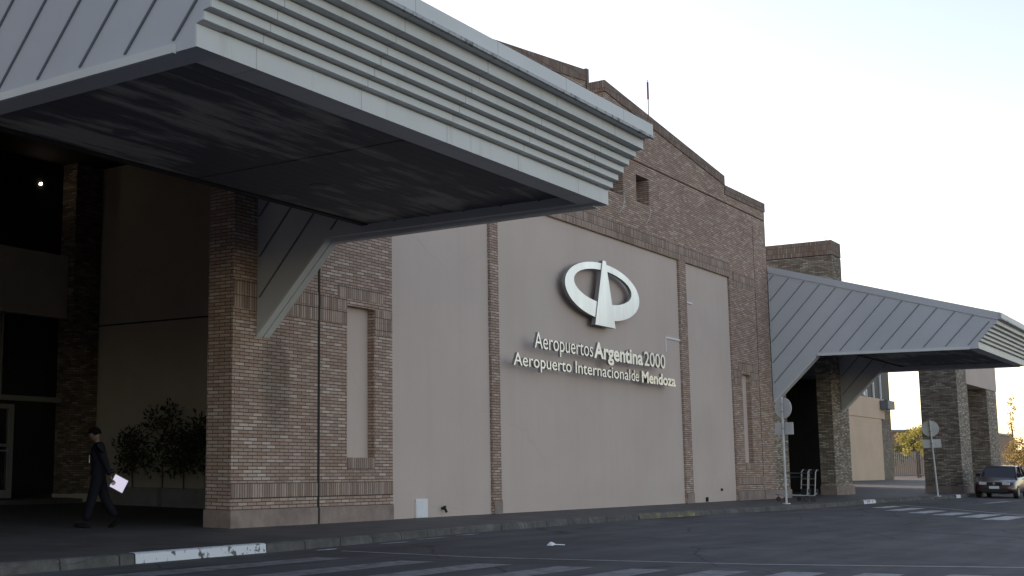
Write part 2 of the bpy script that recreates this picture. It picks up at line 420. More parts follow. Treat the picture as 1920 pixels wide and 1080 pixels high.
def blot(cx, cy, L_, W_, seed):
    q = random.Random(seed); n = 14
    return [(cx + math.cos(6.283*i/n)*L_*q.uniform(.6,1.1), cy + math.sin(6.283*i/n)*W_*q.uniform(.5,1.15)) for i in range(n)]
sheet('old_road_paint', [blot(15.2,11.33,.32,.07,1), blot(17.3,11.5,.5,.035,2), blot(18.8,11.72,.6,.03,3), blot(20.2,11.85,.5,.03,4)], M['kerbwhite'])
sheet('bay_line', [[(52.5,9.0),(56.5,8.9),(56.5,8.65),(52.5,8.75)]], M['roadline'])

# ================================================================== TERMINAL BUILDING
T = empty('terminal_building', (32.17, F, 0), 0, 'long brown brick terminal building with stepped gable, three cream wall panels and two deep canopies', 'building')
holes = [(20.07,21.03,1.27,4.32,.17),(21.70,25.93,0,7.6,.07),(26.32,37.96,0,7.6,.07),(38.53,42.54,0,7.6,.07),(43.40,44.28,1.27,4.32,.17),
         (34.80,35.78,8.96,9.80,.55),(32.90,33.86,8.96,9.80,.55)]
X0, X1 = 16.57, 46.6
def grid_wall(s, x0, x1, z0, z1, holes, y):
    xs = sorted({x0, x1, *[h[0] for h in holes], *[h[1] for h in holes]}); zs = sorted({z0, z1, *[h[2] for h in holes], *[h[3] for h in holes]})
    xs = [x for x in xs if x0 <= x <= x1]; zs = [z for z in zs if z0 <= z <= z1]
    for a, b in zip(xs[:-1], xs[1:]):
        for c, d in zip(zs[:-1], zs[1:]):
            cx, cz = (a+b)/2, (c+d)/2
            if any(h[0] < cx < h[1] and h[2] < cz < h[3] for h in holes): continue
            s.face([(a,y,c),(b,y,c),(b,y,d),(a,y,d)])
    for h in holes:
        a, b, c, d, dp = h
        s.face([(b,y,c),(b,y+dp,c),(b,y+dp,d),(b,y,d)]); s.face([(a,y+dp,c),(a,y,c),(a,y,d),(a,y+dp,d)])
        s.face([(a,y,d),(b,y,d),(b,y+dp,d),(a,y+dp,d)])
        if c > 0: s.face([(a,y,c),(a,y+dp,c),(b,y+dp,c),(b,y,c)])
s = MB()
GZ = 10.17
jx = (19.10, 19.15); jr = (45.18, 45.22)
segs = [(X0, jx[0]), (jx[1], jr[0]), (jr[1], X1)]
for a, b in segs:
    grid_wall(s, a, b, 0, GZ, [h for h in holes if a < h[0] < b], F)
# upper part with stepped gable
prof_r = [(32.73,12.16),(42.42,11.12),(42.42,10.80),(X1,10.84)]
prof_l = [(X0,10.84),(21.92,10.80),(21.92,11.12),(31.61,12.16)]
s.face([(X0,F,GZ+.05),(31.61,F,GZ+.05)] + [(x,F,z) for x, z in prof_l[::-1]])
s.face([(31.61,F,GZ+.05),(32.73,F,GZ+.05),(32.73,F,11.2),(31.61,F,11.2)])
s.face([(32.73,F,GZ+.05),(X1,F,GZ+.05)] + [(x,F,z) for x, z in prof_r[::-1]])
s.face([(32.73,F,11.2),(32.73,F+.6,11.2),(32.73,F+.6,12.16),(32.73,F,12.16)])
s.face([(31.61,F,11.2),(31.61,F+.6,11.2),(31.61,F+.6,12.16),(31.61,F,12.16)])
s.face([(31.61,F,11.2),(32.73,F,11.2),(32.73,F+.6,11.2),(31.61,F+.6,11.2)])
# returns
s.face([(X0,F,0),(X0,F+.6,0),(X0,F+.6,10.84),(X0,F,10.84)])
s.face([(X1,F,0),(X1,F+.6,0),(X1,F+.6,10.84),(X1,F,10.84)])
s.face([(X0,F+.6,0),(24,F+.6,0),(24,F+.6,10.84),(X0,F+.6,10.84)])
s.build('wall', M['brick'], T)
# lower screen walls next to the recesses and the wall beyond the canopies
s = MB(); s.box(X1 + .003, 48.25, F + .02, F + .62, 0, 8.4); s.build_each('side_wall', M['brickpale'], T)
s = MB(); s.box(-14, 9.3, F, F + .6, 0, 10.8); s.box(9.3, X0, F + .3, F + .58, 8.0, 10.8); s.build_each('side_wall', M['brick'], T)
# roof parapet backs
s = MB()
s.prism([(X0,GZ+.2),(31.61,GZ+.2)] + prof_l[::-1], F + .35, F + .6, 'y'); s.prism([(32.73,GZ+.2),(X1,GZ+.2)] + prof_r[::-1], F + .35, F + .6, 'y')
s.build_each('parapet', M['brick'], T)
# hall volume behind (roof, back, sides)
s = MB(); s.box(24.05, 46.55, F + .62, 50, -.1, 9.9); s.box(-14, 24.04, 26.9, 50, -.1, 9.9); s.build_each('hall', M['roof'], T)
# joints
s = MB(); s.box(*jx, F + .05, F + .08, 0, GZ); s.box(*jr, F + .03, F + .06, 0, GZ); s.box(X0, X1, F + .05, F + .08, GZ, GZ + .05); s.build_each('expansion_joint', M['dark'], T)
s = MB(); s.box(19.095, 19.155, F - .012, F + .04, .02, 6.4); s.build('rain_pipe', M['dark'], T)
# soldier courses
s = MB()
def sold(x0, x1, z0, z1, y=F): s.box(x0, x1, y - .012, y + .02, z0, z1)
sold(X0 + .003, 19.09, .52, .79); sold(19.16, 21.69, .52, .79)
for z in (3.93, 4.20): sold(X0 + .003, 19.09, z, z + .255); sold(19.16, 20.06, z, z + .255)
for z in (3.80, 4.06): sold(21.04, 21.69, z, z + .255)
sold(19.75, 21.35, 4.462, 4.72); sold(20.07, 21.03, 1.01, 1.262)
for z in (7.61, 7.87): sold(21.7, 42.6, z, z + .255); sold(42.9, 45.17, z - .26, z - .005)
sold(42.56, 45.17, .52, .79)
for z in (3.93, 4.20): sold(42.56, 43.39, z, z + .255); sold(44.29, 45.17, z, z + .255)
sold(43.1, 44.6, 4.462, 4.72); sold(43.4, 44.28, 1.01, 1.262)
s.build_each('soldier_course', M['soldier'], T)
# coping along the gable
s = MB()
def rake(a, b, h=.3):
    (x0, z0), (x1, z1) = a, b
    s.prism([(x0,z0-h),(x1,z1-h),(x1,z1+.03),(x0,z0+.03)], F - .03, F + .63, 'y')
rake((32.70,12.16),(42.42,11.12)); rake((42.425,10.80),(X1+.02,10.84)); rake((31.64,12.16),(21.92,11.12)); rake((21.9,10.80),(X0,10.84))
s.build_each('coping', M['coping'], T)
s = MB(); s.box(31.50, 31.64, F-.04, F+.2, 11.55, 12.22); s.build_each('coping', M['coping'], T)
# plinth
s = MB()
for a, b in ((X0 - .02, 19.09), (19.16, 21.695), (25.935, 26.315), (37.965, 38.525), (42.545, 45.17), (45.23, 48.27)):
    s.box(a, b, F - .025, F + .03, -.02, .31)
s.box(X0 - .025, X0 + .02, F + .031, F + .62, -.02, .31)
s.build_each('plinth', M['plinth'], T)
# cream panels (back of the shallow recesses)
def panel(x0, x1, z1, d, lab=None, y=F, nm='wall_panel', z0=-.02, mt='plaster'):
    s = MB(); s.box(x0 - .02, x1 + .02, y + d - .001, y + d + .05, z0, z1 + .02); return s.build(nm, M[mt], T, label=lab)
panel(21.70, 25.93, 7.6, .07); panel(26.32, 37.96, 7.6, .07, 'wide cream centre panel carrying the metal logo'); panel(38.53, 42.54, 7.6, .07)
panel(20.07, 21.03, 4.32, .17, nm='blind_window', z0=1.26); panel(43.40, 44.28, 4.32, .17, nm='blind_window', z0=1.26)
s = MB()
for a, b in ((34.80,35.78),(32.90,33.86)): s.box(a-.02, b+.02, F+.55, F+.6, 8.94, 9.82)
s.build_each('wall_opening', M['brickdark'], T)
# white flashing strips left on the panels and pale drips under the openings
s = MB(); s.box(36.80, 37.95, F + .035, F + .068, 5.02, 5.075); s.box(36.80, 36.84, F + .045, F + .068, 4.60, 5.02); s.build_each('trim_strip', M['white'], T)
s = MB(); s.box(38.54, 39.1, F + .035, F + .068, 6.30, 6.35); s.build_each('trim_strip', M['white'], T)
for x, z in ((33.85, 9.0), (35.75, 8.96)):
    s = MB(); s.path([(x, F-.01, z), (x - .02, F-.05, z - .2), (x - .14, F-.03, z - .42), (x - .34, F-.012, z - .6)], .009, 6); s.build('cable', M['pole'], T)
# tap and cabinet door in the left panel, little fittings at the right panel
s = MB(); s.box(22.64, 23.10, F + .03, F + .075, .005, .40); s.box(22.67, 23.07, F + .024, F + .031, .03, .375); s.build('service_hatch', M['white'], T, bevel=.004)
s = MB(); s.path([(23.72, F+.06, .18), (23.72, F-.02, .18), (23.72, F-.06, .10)], .03, 8); s.box(23.68, 23.76, F-.03, F+.0, .2, .24); s.build('tap', M['dark'], T)
s = MB(); s.box(41.08, 41.16, F+.02, F+.07, .34, .42); s.build('wall_socket', M['dark'], T)
s = MB(); s.box(39.70, 39.76, F+.0, F+.07, .02, .16); s.build('wall_socket', M['dark'], T)

# -------- recessed entrances
def recess(x0, x1, yb, zc):
    """x0..x1 opening between the wings"""
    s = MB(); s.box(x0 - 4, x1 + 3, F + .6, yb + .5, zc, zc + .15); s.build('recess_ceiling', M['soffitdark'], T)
recess(9.3, 21, 27, 9.55)
s = MB(); s.box(24, 24.04, 15.1, 26.3, 4.98, 9.55); s.box(24.012, 24.04, 15.1, 26.3, 0, 4.94); s.build_each('entrance_wall', M['plaster2'], T, label='cream side wall of the dark entrance recess')
s = MB(); s.box(24.02, 24.05, 15.1, 26.3, 4.93, 4.99); s.build_each('expansion_joint', M['dark'], T)
s = MB(); s.box(22.95, 23.95, 26.05, 26.9, 0, 9.55); s.build('pilaster', M['brickdark'], T)
s = MB(); s.box(22.9, 24.0, 26.0, 26.9, 0, .22); s.build_each('plinth', M['plaster2'], T)
s = MB(); s.box(4, 22.95, 26.3, 26.6, 5.08, 6.86); s.build('entrance_band', M['plaster2'], T)
s = MB(); s.box(3.8, 4, F + .6, 26.9, 0, 9.55); s.build_each('entrance_wall', M['plaster2'], T)
s = MB(); s.box(4, 22.94, 25.4, 26.9, 0, .12); s.build('entrance_step', M['paving'], T)
s = MB(); s.box(4, 22.94, 26.62, 26.65, .12, 9.5); s.build('glazing', M['glass'], T)
s = MB(); s.box(4, 22.94, 26.35, 26.6, 2.72, 2.86)
for x in (8, 11.2, 14.4, 17.6, 20.85): s.box(x - .03, x + .03, 26.45, 26.6, 2.87, 5.07)
s.build_each('window_frame', M['alu'], T)
for k, x in enumerate((21.32, 20.1)):
    s = MB(); x0 = x - 1.2
    s.box(x - .14, x, 26.42, 26.58, .13, 2.62); s.box(x0, x0 + .08, 26.42, 26.58, .13, 2.62); s.box(x0 + .081, x - .141, 26.42, 26.58, 2.5, 2.62); s.box(x0 + .081, x - .141, 26.42, 26.58, .13, .34)
    d = s.build('door', M['alu'], T)
    s = MB(); s.box(x0 + .081, x - .141, 26.50, 26.52, .341, 2.499); s.build('pane', M['glass'], d)
    s = MB(); s.box(x0 + .1, x - .16, 26.40, 26.45, 1.48, 1.56); s.box(x0 + .1, x - .16, 26.44, 26.46, 1.36, 1.40); s.build('handle', M['alu'], d)
# small lamp glowing high behind the glazing
s = MB(); s.bar((22.1, 26.58, 8.85), (22.1, 26.61, 8.85), .035, 10); o = s.build('wall_lamp', M['lampglow'], T, label='small lit lamp high up in the dark entrance')
# right recess: dark hall behind
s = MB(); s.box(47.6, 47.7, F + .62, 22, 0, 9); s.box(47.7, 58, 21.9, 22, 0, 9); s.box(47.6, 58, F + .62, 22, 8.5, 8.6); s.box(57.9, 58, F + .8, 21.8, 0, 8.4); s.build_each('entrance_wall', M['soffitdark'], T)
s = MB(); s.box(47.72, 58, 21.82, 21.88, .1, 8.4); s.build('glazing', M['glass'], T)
s = MB(); s.box(51.0, 51.35, 19.0, 19.04, 1.15, 1.5); s.box(51.16,51.19,19.041,19.06,0,1.2); s.build('notice_board', M['signback'], T)

# -------- canopies
def canopy(x0, lab):
    x1 = x0 + 9.28; t = .36
    c = MB()
    # roof skin
    c.mesh([(x0+.05,7.1,6.28),(x1-.05,7.1,6.28),(x1-.05,F-.01,8.52),(x0+.05,F-.01,8.52),(x0+.05,7.1,6.2),(x1-.05,7.1,6.2),(x1-.05,F-.01,8.44),(x0+.05,F-.01,8.44)],
           [(0,1,2,3),(7,6,5,4),(0,4,5,1),(1,5,6,2),(2,6,7,3),(3,7,4,0)])
    root = c.build('canopy', M['roof'], T, label=lab)
    steps = [(7.78,5.12,5.345),(7.69,5.37,5.46),(7.60,5.475,5.565),(7.51,5.58,5.675),(7.42,5.69,5.785),(7.31,5.80,5.885),(7.19,5.90,6.055),(7.05,6.06,6.27)]
    # side profile
    prof = [(F-.005,3.5),(12.9,5.12),(7.80,5.12)]
    for y, a, b in steps: prof += [(y+.02, a + (.004 if a > 5.2 else 0)), (y+.02, b + .004)]
    prof += [(F-.005, 8.5)]
    for k, a in enumerate((x0, x1 - t)):
        s = MB(); s.prism(prof, a, a + t); sp = s.build('side_panel', M['metal_side'], root)
        # standing seams (both faces)
        q = MB(); y = 7.78
        def top(yy): return 6.27 + (yy - 7.05) * (8.5 - 6.27) / (F - 7.05) - .24
        def bot(yy): return 5.2 if yy <= 12.9 else 5.2 - (yy - 12.9) * 1.62 / 1.6 + .03
        lean = .88; i = 0; y0 = 8.12
        while y0 < 18.5:
            # seam from (y0, 5.2) up and outwards
            P = []
            for j in range(121):
                z = 3.4 + j * .04; yy = y0 - (z - 5.2) * lean
                if 7.4 < yy < F - .03 and bot(yy) < z < top(yy): P.append((yy, z))
            if len(P) > 2:
                (ya, za), (yb, zb) = P[0], P[-1]
                for xs in (a - .022, a + t - .003):
                    q.prism([(ya - .014, za), (ya + .014, za), (yb + .014, zb), (yb - .014, zb)], xs, xs + .025)
            y0 += .675
        q.build('seam', M['seam'], sp)
        # lower trim: flange strips with a groove
        q = MB()
        for u0, u1 in ((.0, .17), (.20, .37)):
            q.prism([(F-.006,3.44),(12.93,5.055),(12.93,5.118),(F-.006,3.5)], a + u0 - .005, a + u1 - .005)
            if k == 1 and u0 > .1: q.prism([(12.93,5.055),(12.93,5.118),(7.95,5.118),(7.95,5.09)], a + u0 - .005, a + u1 - .005)
        q.build('flange', M['fascia'], sp)
        q = MB(); q.box(a - .05, a - .003, 8.05, 12.88, 5.10, 5.19)
        if k == 0: q.build('drip_trim', M['fascia'], sp)
        q = MB()
        q.prism([(7.17,6.04),(7.17,6.27),(F-.01,8.5),(F-.01,8.27)], a - .03, a - .003); q.prism([(7.17,6.04),(7.17,6.27),(F-.01,8.5),(F-.01,8.27)], a + t + .003, a + t + .03)
        q.build('edge_trim', M['metal_side'], sp)
    s = MB()
    for y, a, b in steps[1:-1]: s.box(x0 + .012, x1 - .012, y, y + .35, a, b)
    for (y, a, b), (y2, a2, b2) in zip(steps[:-1], steps[1:]):
        s.box(x0 + .02, x1 - .02, y + .03, y + .3, b - .001, a2 + .001)
    fa = s.build('fascia', M['fascia'], root, bevel=.006, label='front fascia stepped out in long louvre slats')
    s = MB(); y, a, b = steps[0]; s.box(x0 - .003, x1 + .003, y, y + .025, a, b); s.box(x0 + t + .002, x1 - t - .002, y + .026, y + .34, a, b); s.build('fascia_band', M['fascia'], fa)
    s = MB(); y, a, b = steps[-1]; s.box(x0 - .034, x1 + .034, y, y + .03, a, b); s.box(x0 + .005, x1 - .005, y + .031, y + .5, a, b); s.build('fascia_cap', M['fascia'], fa)
    s = MB(); s.box(x0 - .04, x1 + .04, y - .014, y + .03, a - .014, a + .028); s.build('drip_edge', M['lipdirt'], fa)
    # soffit
    s = MB()
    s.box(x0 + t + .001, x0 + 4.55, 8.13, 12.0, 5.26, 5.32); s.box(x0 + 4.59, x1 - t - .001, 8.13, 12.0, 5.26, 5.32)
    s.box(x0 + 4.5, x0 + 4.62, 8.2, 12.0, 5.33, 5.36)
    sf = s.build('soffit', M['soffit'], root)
    s = MB(); s.box(x0 + t + .001, x1 - t - .001, 12.01, 12.14, 5.24, 5.6); s.build('beam', M['soffitdark'], root)
    for x, y in ((x0 + 6.04, 10.89), (x0 + 2.14, 11.0)):
        s = MB(); s.bar((x, y, 5.262), (x, y, 5.248), .15, 24); s.bar((x, y, 5.248), (x, y, 5.240), .11, 20, r2=.10); s.build('downlight', M['seam'], sf)
    return root
canopy(8.31, 'near canopy overhead with stained dark plank soffit')
c2 = canopy(46.67, 'far canopy with blue grey seamed side over the second entrance')

# antenna on the gable
A = empty('antenna', (36.19, F + .1, 11.75), 0, 'thin red and white antenna mast standing on the sloping brick gable', 'antenna')
s = MB(); s.bar((36.19, F+.1, 11.7), (36.19, F+.1, 12.45), .022, 8); s.bar((36.19,F+.1,11.72),(36.19,F+.1,11.86),.05,8); s.build('mast', M['white'], A)
mred = plain('antenna_red', (.22,.05,.045), .6)
s = MB(); s.bar((36.19, F+.1, 12.45), (36.19, F+.1, 13.0), .032, 8); s.bar((36.19, F+.1, 13.0), (36.19, F+.1, 13.08), .012, 6); s.build('aerial', mred, A)

# ================================================================== EAST WING, PORTICO, ANNEX
W = empty('terminal_wing', (60, 20, 0), 0, 'brick wing with a tall square tower beyond the far canopy, an added unseen block behind for shade', 'building')
s = MB(); s.box(54.2, 56.65, F, F + .58, 0, 8.0); s.build('pillar', M['brickpale'], W, label='pale weathered brick pillar carrying the far end of the canopy')
s = MB(); s.box(54.17, 56.9, F - .03, F + .61, 0, .36); s.build_each('plinth', M['plinth'], W)
s = MB(); s.box(56.66, 78, 20.2, 45, -.1, 9.4); s.build('wall', M['brickdark'], W)  # unseen wing mass, added to keep the low sun off the road
s = MB(); s.box(57.26, 58.66, 15.0, 19.6, 5, 10.42); s.build('tower', M['brickdark'], W)
s = MB(); s.box(57.28, 58.64, 15.02, 19.58, 10.42, 10.46); s.build_each('expansion_joint', M['dark'], W)
s = MB(); s.box(57.25, 58.67, 14.99, 19.6, 10.46, 11.1); s.build_each('coping', M['coping'], W)
s = MB(); s.bar((58.0, 15.4, 11.1), (58.0, 15.4, 11.4), .02, 6); s.bar((58.3, 15.3, 11.1), (58.3, 15.3, 11.3), .015, 6); s.build_each('rod', M['alu'], W)
s = MB(); s.box(55.5, 57.25, 15.2, 19.6, 5, 8); s.box(58.67, 78, 16.6, 20.19, 8.2, 8.5); s.build('roof', M['roof'], W)

P = empty('brick_portico', (69, 13, 0), 0, 'freestanding tall brick portico with a dark opening and cream lintel behind the parked cars', 'portico')
s = MB()
s.box(64.35, 66.75, 11.75, 13.3, 0, 7.0); s.build('pillar', M['brickdark'], P)
s = MB(); s.box(64.33, 66.77, 11.73, 13.32, 0, .3); s.build_each('plinth', M['plinth'], P)
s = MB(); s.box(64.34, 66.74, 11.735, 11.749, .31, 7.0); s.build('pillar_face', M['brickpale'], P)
s = MB(); s.box(71.6, 74.2, 11.75, 13.3, 0, 7.0); s.build('pillar', M['brickdark'], P)
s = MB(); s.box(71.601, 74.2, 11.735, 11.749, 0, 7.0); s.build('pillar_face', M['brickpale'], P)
s = MB(); s.box(66.45, 74.22, 11.70, 13.25, 5.12, 6.98); s.build('lintel', M['plaster'], P)
s = MB(); s.box(66.76, 71.59, 13.0, 13.29, 0, 5.1); s.build('back_wall', M['brickdark'], P)
s = MB(); s.box(64.3, 74.3, 11.7, 13.4, 7.0, 7.1); s.build('roof', M['roof'], P)

An = empty('service_annex', (115, 27.6, 0), 0, 'low cream service building with a tall shutter door seen past the brick pillar', 'building')
s = MB(); s.box(96, 122.2, 27.75, 45, 0, 10.6); s.build('wall', M['brickdark'], An)
s = MB(); s.box(104, 119.4, 27.58, 27.75, 5.3, 7.05); s.build('lintel', M['plasterwarm'], An)
s = MB(); s.box(104, 118.4, 27.66, 27.75, 0, 5.3); 
for i in range(14): s.box(104, 118.4, 27.645, 27.66, .2 + i*.36, .2 + i*.36 + .33)
s.build('shutter', M['plasterwarm'], An)
s = MB(); s.box(104, 121.6, 27.62, 27.75, 7.06, 10.4); s.build('glazing', M['dullglass'], An)
s = MB()
for x in (106, 108.5, 111, 113.4, 115.8, 118.2): s.box(x, x + .16, 27.5, 27.62, 7.06, 9.6)
s.box(112.4, 112.9, 27.5, 27.6, 7.1, 8.2)
s.build_each('window_frame', M['white'], An)
s = MB(); s.box(117.8, 120.2, 26.9, 27.55, 6.15, 6.9); s.build('air_conditioner', M['seam'], An, bevel=.03)

# far low building, fence, trees
B = empty('distant_building', (215, 46, 0), 0, 'low brown building far off behind the yellow tree', 'building')
mfar = plain('distant_brick', (.34,.22,.16), .9, var=.1, vscale=.4)  # plain brown brick colour with slight random variation
s = MB(); s.box(202, 240, 36, 62, 0, 6.3); s.build('wall', mfar, B)
s = MB(); s.box(201.9, 202, 42.6, 44.2, 3.4, 4.8); s.build('window', M['glass'], B); s = MB(); s.box(201.9, 202, 38.0, 41.2, 1.2, 2.6); s.build('window', M['glass'], B)
s = MB(); s.box(201.6, 240.2, 35.8, 62.2, 6.3, 6.6); s.build('roof', M['roof'], B)
Fe = empty('metal_fence', (150, 33, 0), 0, 'grey metal bar fence in the gap beside the far brick portico', 'fence')
s = MB()
for i in range(46): s.box(150, 150.06, 28.5 + i*.2, 28.56 + i*.2, .1, 2.8)
s.box(149.98, 150.08, 28.4, 38, .25, .35); s.box(149.98, 150.08, 28.4, 38, 2.5, 2.6); s.build('railing', M['alu'], Fe)
s = MB()
for y in (28.5, 31.5, 34.5, 37.5): s.box(149.95, 150.15, y, y + .2, 0, 3.0)
s.build_each('fence_post', M['concrete'], Fe)
s = MB(); s.box(152, 153, 26, 40, 0, 1.9); hg = None
def leaves(s, centre, rad, n, size, rnd, squash=(1,1,1)):
    for _ in range(n):
        d = Vector((rnd.gauss(0,1), rnd.gauss(0,1), rnd.gauss(0,1))).normalized() * rnd.random() ** .45
        p = Vector(centre) + Vector((d.x*rad*squash[0], d.y*rad*squash[1], d.z*rad*squash[2]))
        u = Vector((rnd.gauss(0,1), rnd.gauss(0,1), rnd.gauss(0,1))).normalized(); v = u.cross(Vector((rnd.gauss(0,1), rnd.gauss(0,1), rnd.gauss(0,1)))).normalized()
        a = size * rnd.uniform(.6, 1.4)
        s.face([p - u*a, p - v*a*.45, p + u*a, p + v*a*.45])
def tree(x, y, h, clumps, mat, lab, leaf=.16, n=160, seed=1, tr=.12, branches=8, grp='trees beyond the buildings'):
    rnd = random.Random(seed); t = empty('tree', (x, y, ZR), 0, lab, 'tree', grp)
    s = MB(); pts = [(x, y, ZR)]; px, py = x, y
    for i in range(1, 6): px += rnd.uniform(-.1,.1); py += rnd.uniform(-.1,.1); pts.append((px, py, ZR + h*.8*i/5))
    for i, (a, b) in enumerate(zip(pts[:-1], pts[1:])): s.bar(a, b, tr*(1-i*.16), 8, r2=tr*(1-(i+1)*.16))
    for (cx, cy, cz, r) in clumps[:branches]:
        k = pts[min(4, max(1, int((cz-r)/(h*.8)*5)))]
        s.bar(k, (x+cx, y+cy, cz), tr*.4, 6, r2=tr*.12)
    s.build('trunk', M['bark'], t)
    s = MB()
    for cx, cy, cz, r in clumps: leaves(s, (x+cx, y+cy, cz), r, int(n*r*r)+20, leaf, rnd, (1,1,.85))
    s.build('crown', mat, t)
    return t
rr = random.Random(5)
def blob(h0, h1, w, k, r): return [(rr.uniform(-w,w), rr.uniform(-w,w), rr.uniform(h0,h1), rr.uniform(.6,1)*r) for _ in range(k)]
tree(144, 30.4, 5, blob(2.6,4.9,1.3,15,.75), M['leafyellow'], 'yellow autumn tree in the gap left of the far brick portico', seed=2, n=190, leaf=.13, tr=.07)
tree(168, 35.2, 7.2, blob(3.6,6.9,1.1,12,.8), M['leafgreen'], 'taller green tree rising behind the yellow autumn tree', seed=3, n=120)
tree(150, 21.3, 4.4, blob(1.6,4.0,1.5,14,.8), M['leafdry'], 'rounded dry olive tree at the right edge behind the cars', seed=4, n=110)
tree(158, 23.6, 9.5, [(rr.uniform(-.35,.35), rr.uniform(-.35,.35), 1.6+i*.55, .33) for i in range(14)], M['leafdry'], 'tall slender half bare tree right of the brick portico', seed=6, n=60, leaf=.12)
tree(190, 27.6, 4.2, blob(1.2,3.8,2.6,14,1.0), M['leafdry'], 'pale bushy tree far behind the slender tree', seed=8, n=60)
tree(175, 40.0, 3.8, blob(1.2,3.6,2.0,14,1.0), M['leafgreen'], 'dark low tree far off beside the distant brown building', seed=9, n=60)
# hills on the horizon
s = MB(); rh = random.Random(2); n = 70
for i in range(n):
    a0, a1 = R(-25 + i*1.3), R(-25 + (i+1)*1.3)
    if i == 0: h0 = 8
    h1 = max(4, min(16, h0 + rh.uniform(-2.5, 2.5)))
    D = 1300
    p = lambda a, h: [(D*math.cos(a), D*math.sin(a), ZR-1), ((D+150)*math.cos(a), (D+150)*math.sin(a), h)]
    A0, A1 = p(a0, h0), p(a1, h1)
    s.face([A0[0], A1[0], A1[1], A0[1]]); h0 = h1
tag(s.build('hills', plain('hill_scrub', (.16,.13,.09), .95)), kind='structure')

# ================================================================== LOGO AND LETTERING
LY = F - .20
L = empty('logo_emblem', (31.67, F, 5.9), 0, 'brushed metal oval ring emblem with tapering spire on the cream wall', 'logo')
def ring(s, co, ro, ci, ri_, y0, y1, n=96):
    O = [(co[0]+ro[0]*math.cos(2*math.pi*i/n), co[1]+ro[1]*math.sin(2*math.pi*i/n)) for i in range(n)]
    I = [(ci[0]+ri_[0]*math.cos(2*math.pi*i/n), ci[1]+ri_[1]*math.sin(2*math.pi*i/n)) for i in range(n)]
    for i in range(n):
        j = (i+1) % n
        s.face([(*[O[i][0]], y0, O[i][1]), (O[j][0], y0, O[j][1]), (I[j][0], y0, I[j][1]), (I[i][0], y0, I[i][1])])
        s.face([(O[i][0], y1, O[i][1]), (O[j][0], y1, O[j][1]), (I[j][0], y1, I[j][1]), (I[i][0], y1, I[i][1])], 1)
        s.face([(O[i][0], y0, O[i][1]), (O[i][0], y1, O[i][1]), (O[j][0], y1, O[j][1]), (O[j][0], y0, O[j][1])], 1)
        s.face([(I[i][0], y0, I[i][1]), (I[i][0], y1, I[i][1]), (I[j][0], y1, I[j][1]), (I[j][0], y0, I[j][1])], 1)
s = MB(); ring(s, (31.89,5.89), (2.392,.783), (31.886,6.02), (1.853,.463), LY, LY + .09); s.build('oval_ring', [M['steel'], M['steelside']], L)
s = MB(); sp = [(31.23,4.926),(32.53,4.926),(32.01,6.759),(31.81,6.759)]
s.face([(x, LY - .02, z) for x, z in sp]); s.face([(x, LY + .1, z) for x, z in sp[::-1]], 1)
for a, b in zip(sp, sp[1:] + sp[:1]): s.face([(a[0], LY-.02, a[1]), (b[0], LY-.02, b[1]), (b[0], LY+.1, b[1]), (a[0], LY+.1, a[1])], 1)
s.build('spire', [M['steel'], M['steelside']], L)
s = MB()
for x, z in ((29.9,5.9),(33.9,5.9),(30.85,5.33),(33.0,5.33),(31.9,6.55)): s.bar((x, LY+.09, z), (x, F+.07, z), .02, 6)
s.build_each('bracket', M['alu'], L)

def word(txt, x0, x1, zb, cap, bold, parent, depth=.07, y=F - .30):
    cu = bpy.data.curves.new('tmp', 'FONT'); cu.body = txt; cu.size = 1; cu.resolution_u = 4
    cu.extrude = 0; cu.offset = bold
    o = bpy.data.objects.new('tmp', cu); COL.objects.link(o)
    dg = bpy.context.evaluated_depsgraph_get(); me = bpy.data.meshes.new_from_object(o.evaluated_get(dg))
    bpy.data.objects.remove(o)
    bm = bmesh.new(); bm.from_mesh(me); bmesh.ops.remove_doubles(bm, verts=bm.verts, dist=1e-4)
    xs = [v.co.x for v in bm.verts]; mx, Mx = min(xs), max(xs)
    capz = .729
    sx = (x1 - x0) / (Mx - mx); sz = cap / capz
    # connected components -> letters
    bm.verts.ensure_lookup_table(); seen = set(); comps = []
    for v in bm.verts:
        if v.index in seen: continue
        st = [v]; seen.add(v.index); fs = set()
        while st:
            q = st.pop()
            for f in q.link_faces: fs.add(f)
            for e in q.link_edges:
                k = e.other_vert(q)
                if k.index not in seen: seen.add(k.index); st.append(k)
        if fs: 
            xx = [w.co.x for f in fs for w in f.verts]; comps.append([min(xx), max(xx), fs])
    comps.sort(key=lambda c: c[0]); groups = []
    for c in comps:
        if groups and c[0] < groups[-1][1] - .35*(c[1]-c[0]) and (c[1] - c[0] < .25 or groups[-1][1] - groups[-1][0] < .25): groups[-1][1] = max(groups[-1][1], c[1]); groups[-1][2] |= c[2]
        else: groups.append(list(c))
    for a, b, fs in groups:
        s = MB()
        def W_(co, yy): return (x0 + (co.x - mx)*sx, yy, zb + co.y*sz)
        for f in fs:
            s.face([W_(v.co, y) for v in f.verts]); s.face([W_(v.co, y + depth) for v in reversed(f.verts)], 1)
            for e in f.edges:
                if len(e.link_faces) == 1: p, q = e.verts; s.face([W_(p.co, y), W_(q.co, y), W_(q.co, y+depth), W_(p.co, y+depth)], 1)
        zc = zb + cap*.25; xc = x0 + ((a+b)/2 - mx)*sx
        s.build('letter', [M['letter'], M['steelside']], parent)
    bm.free(); bpy.data.meshes.remove(me)
L1 = empty('sign_lettering', (31.7, F, 4.0), 0, 'upper line of raised metal letters reading Aeropuertos Argentina 2000', 'lettering', 'raised metal lettering on the cream wall')
word('Aeropuertos', 27.55, 30.86, 4.01, .43, -.004, L1); word('Argentina', 30.93, 34.17, 4.01, .43, .028, L1); word('2000', 34.27, 35.83, 4.01, .43, .01, L1)
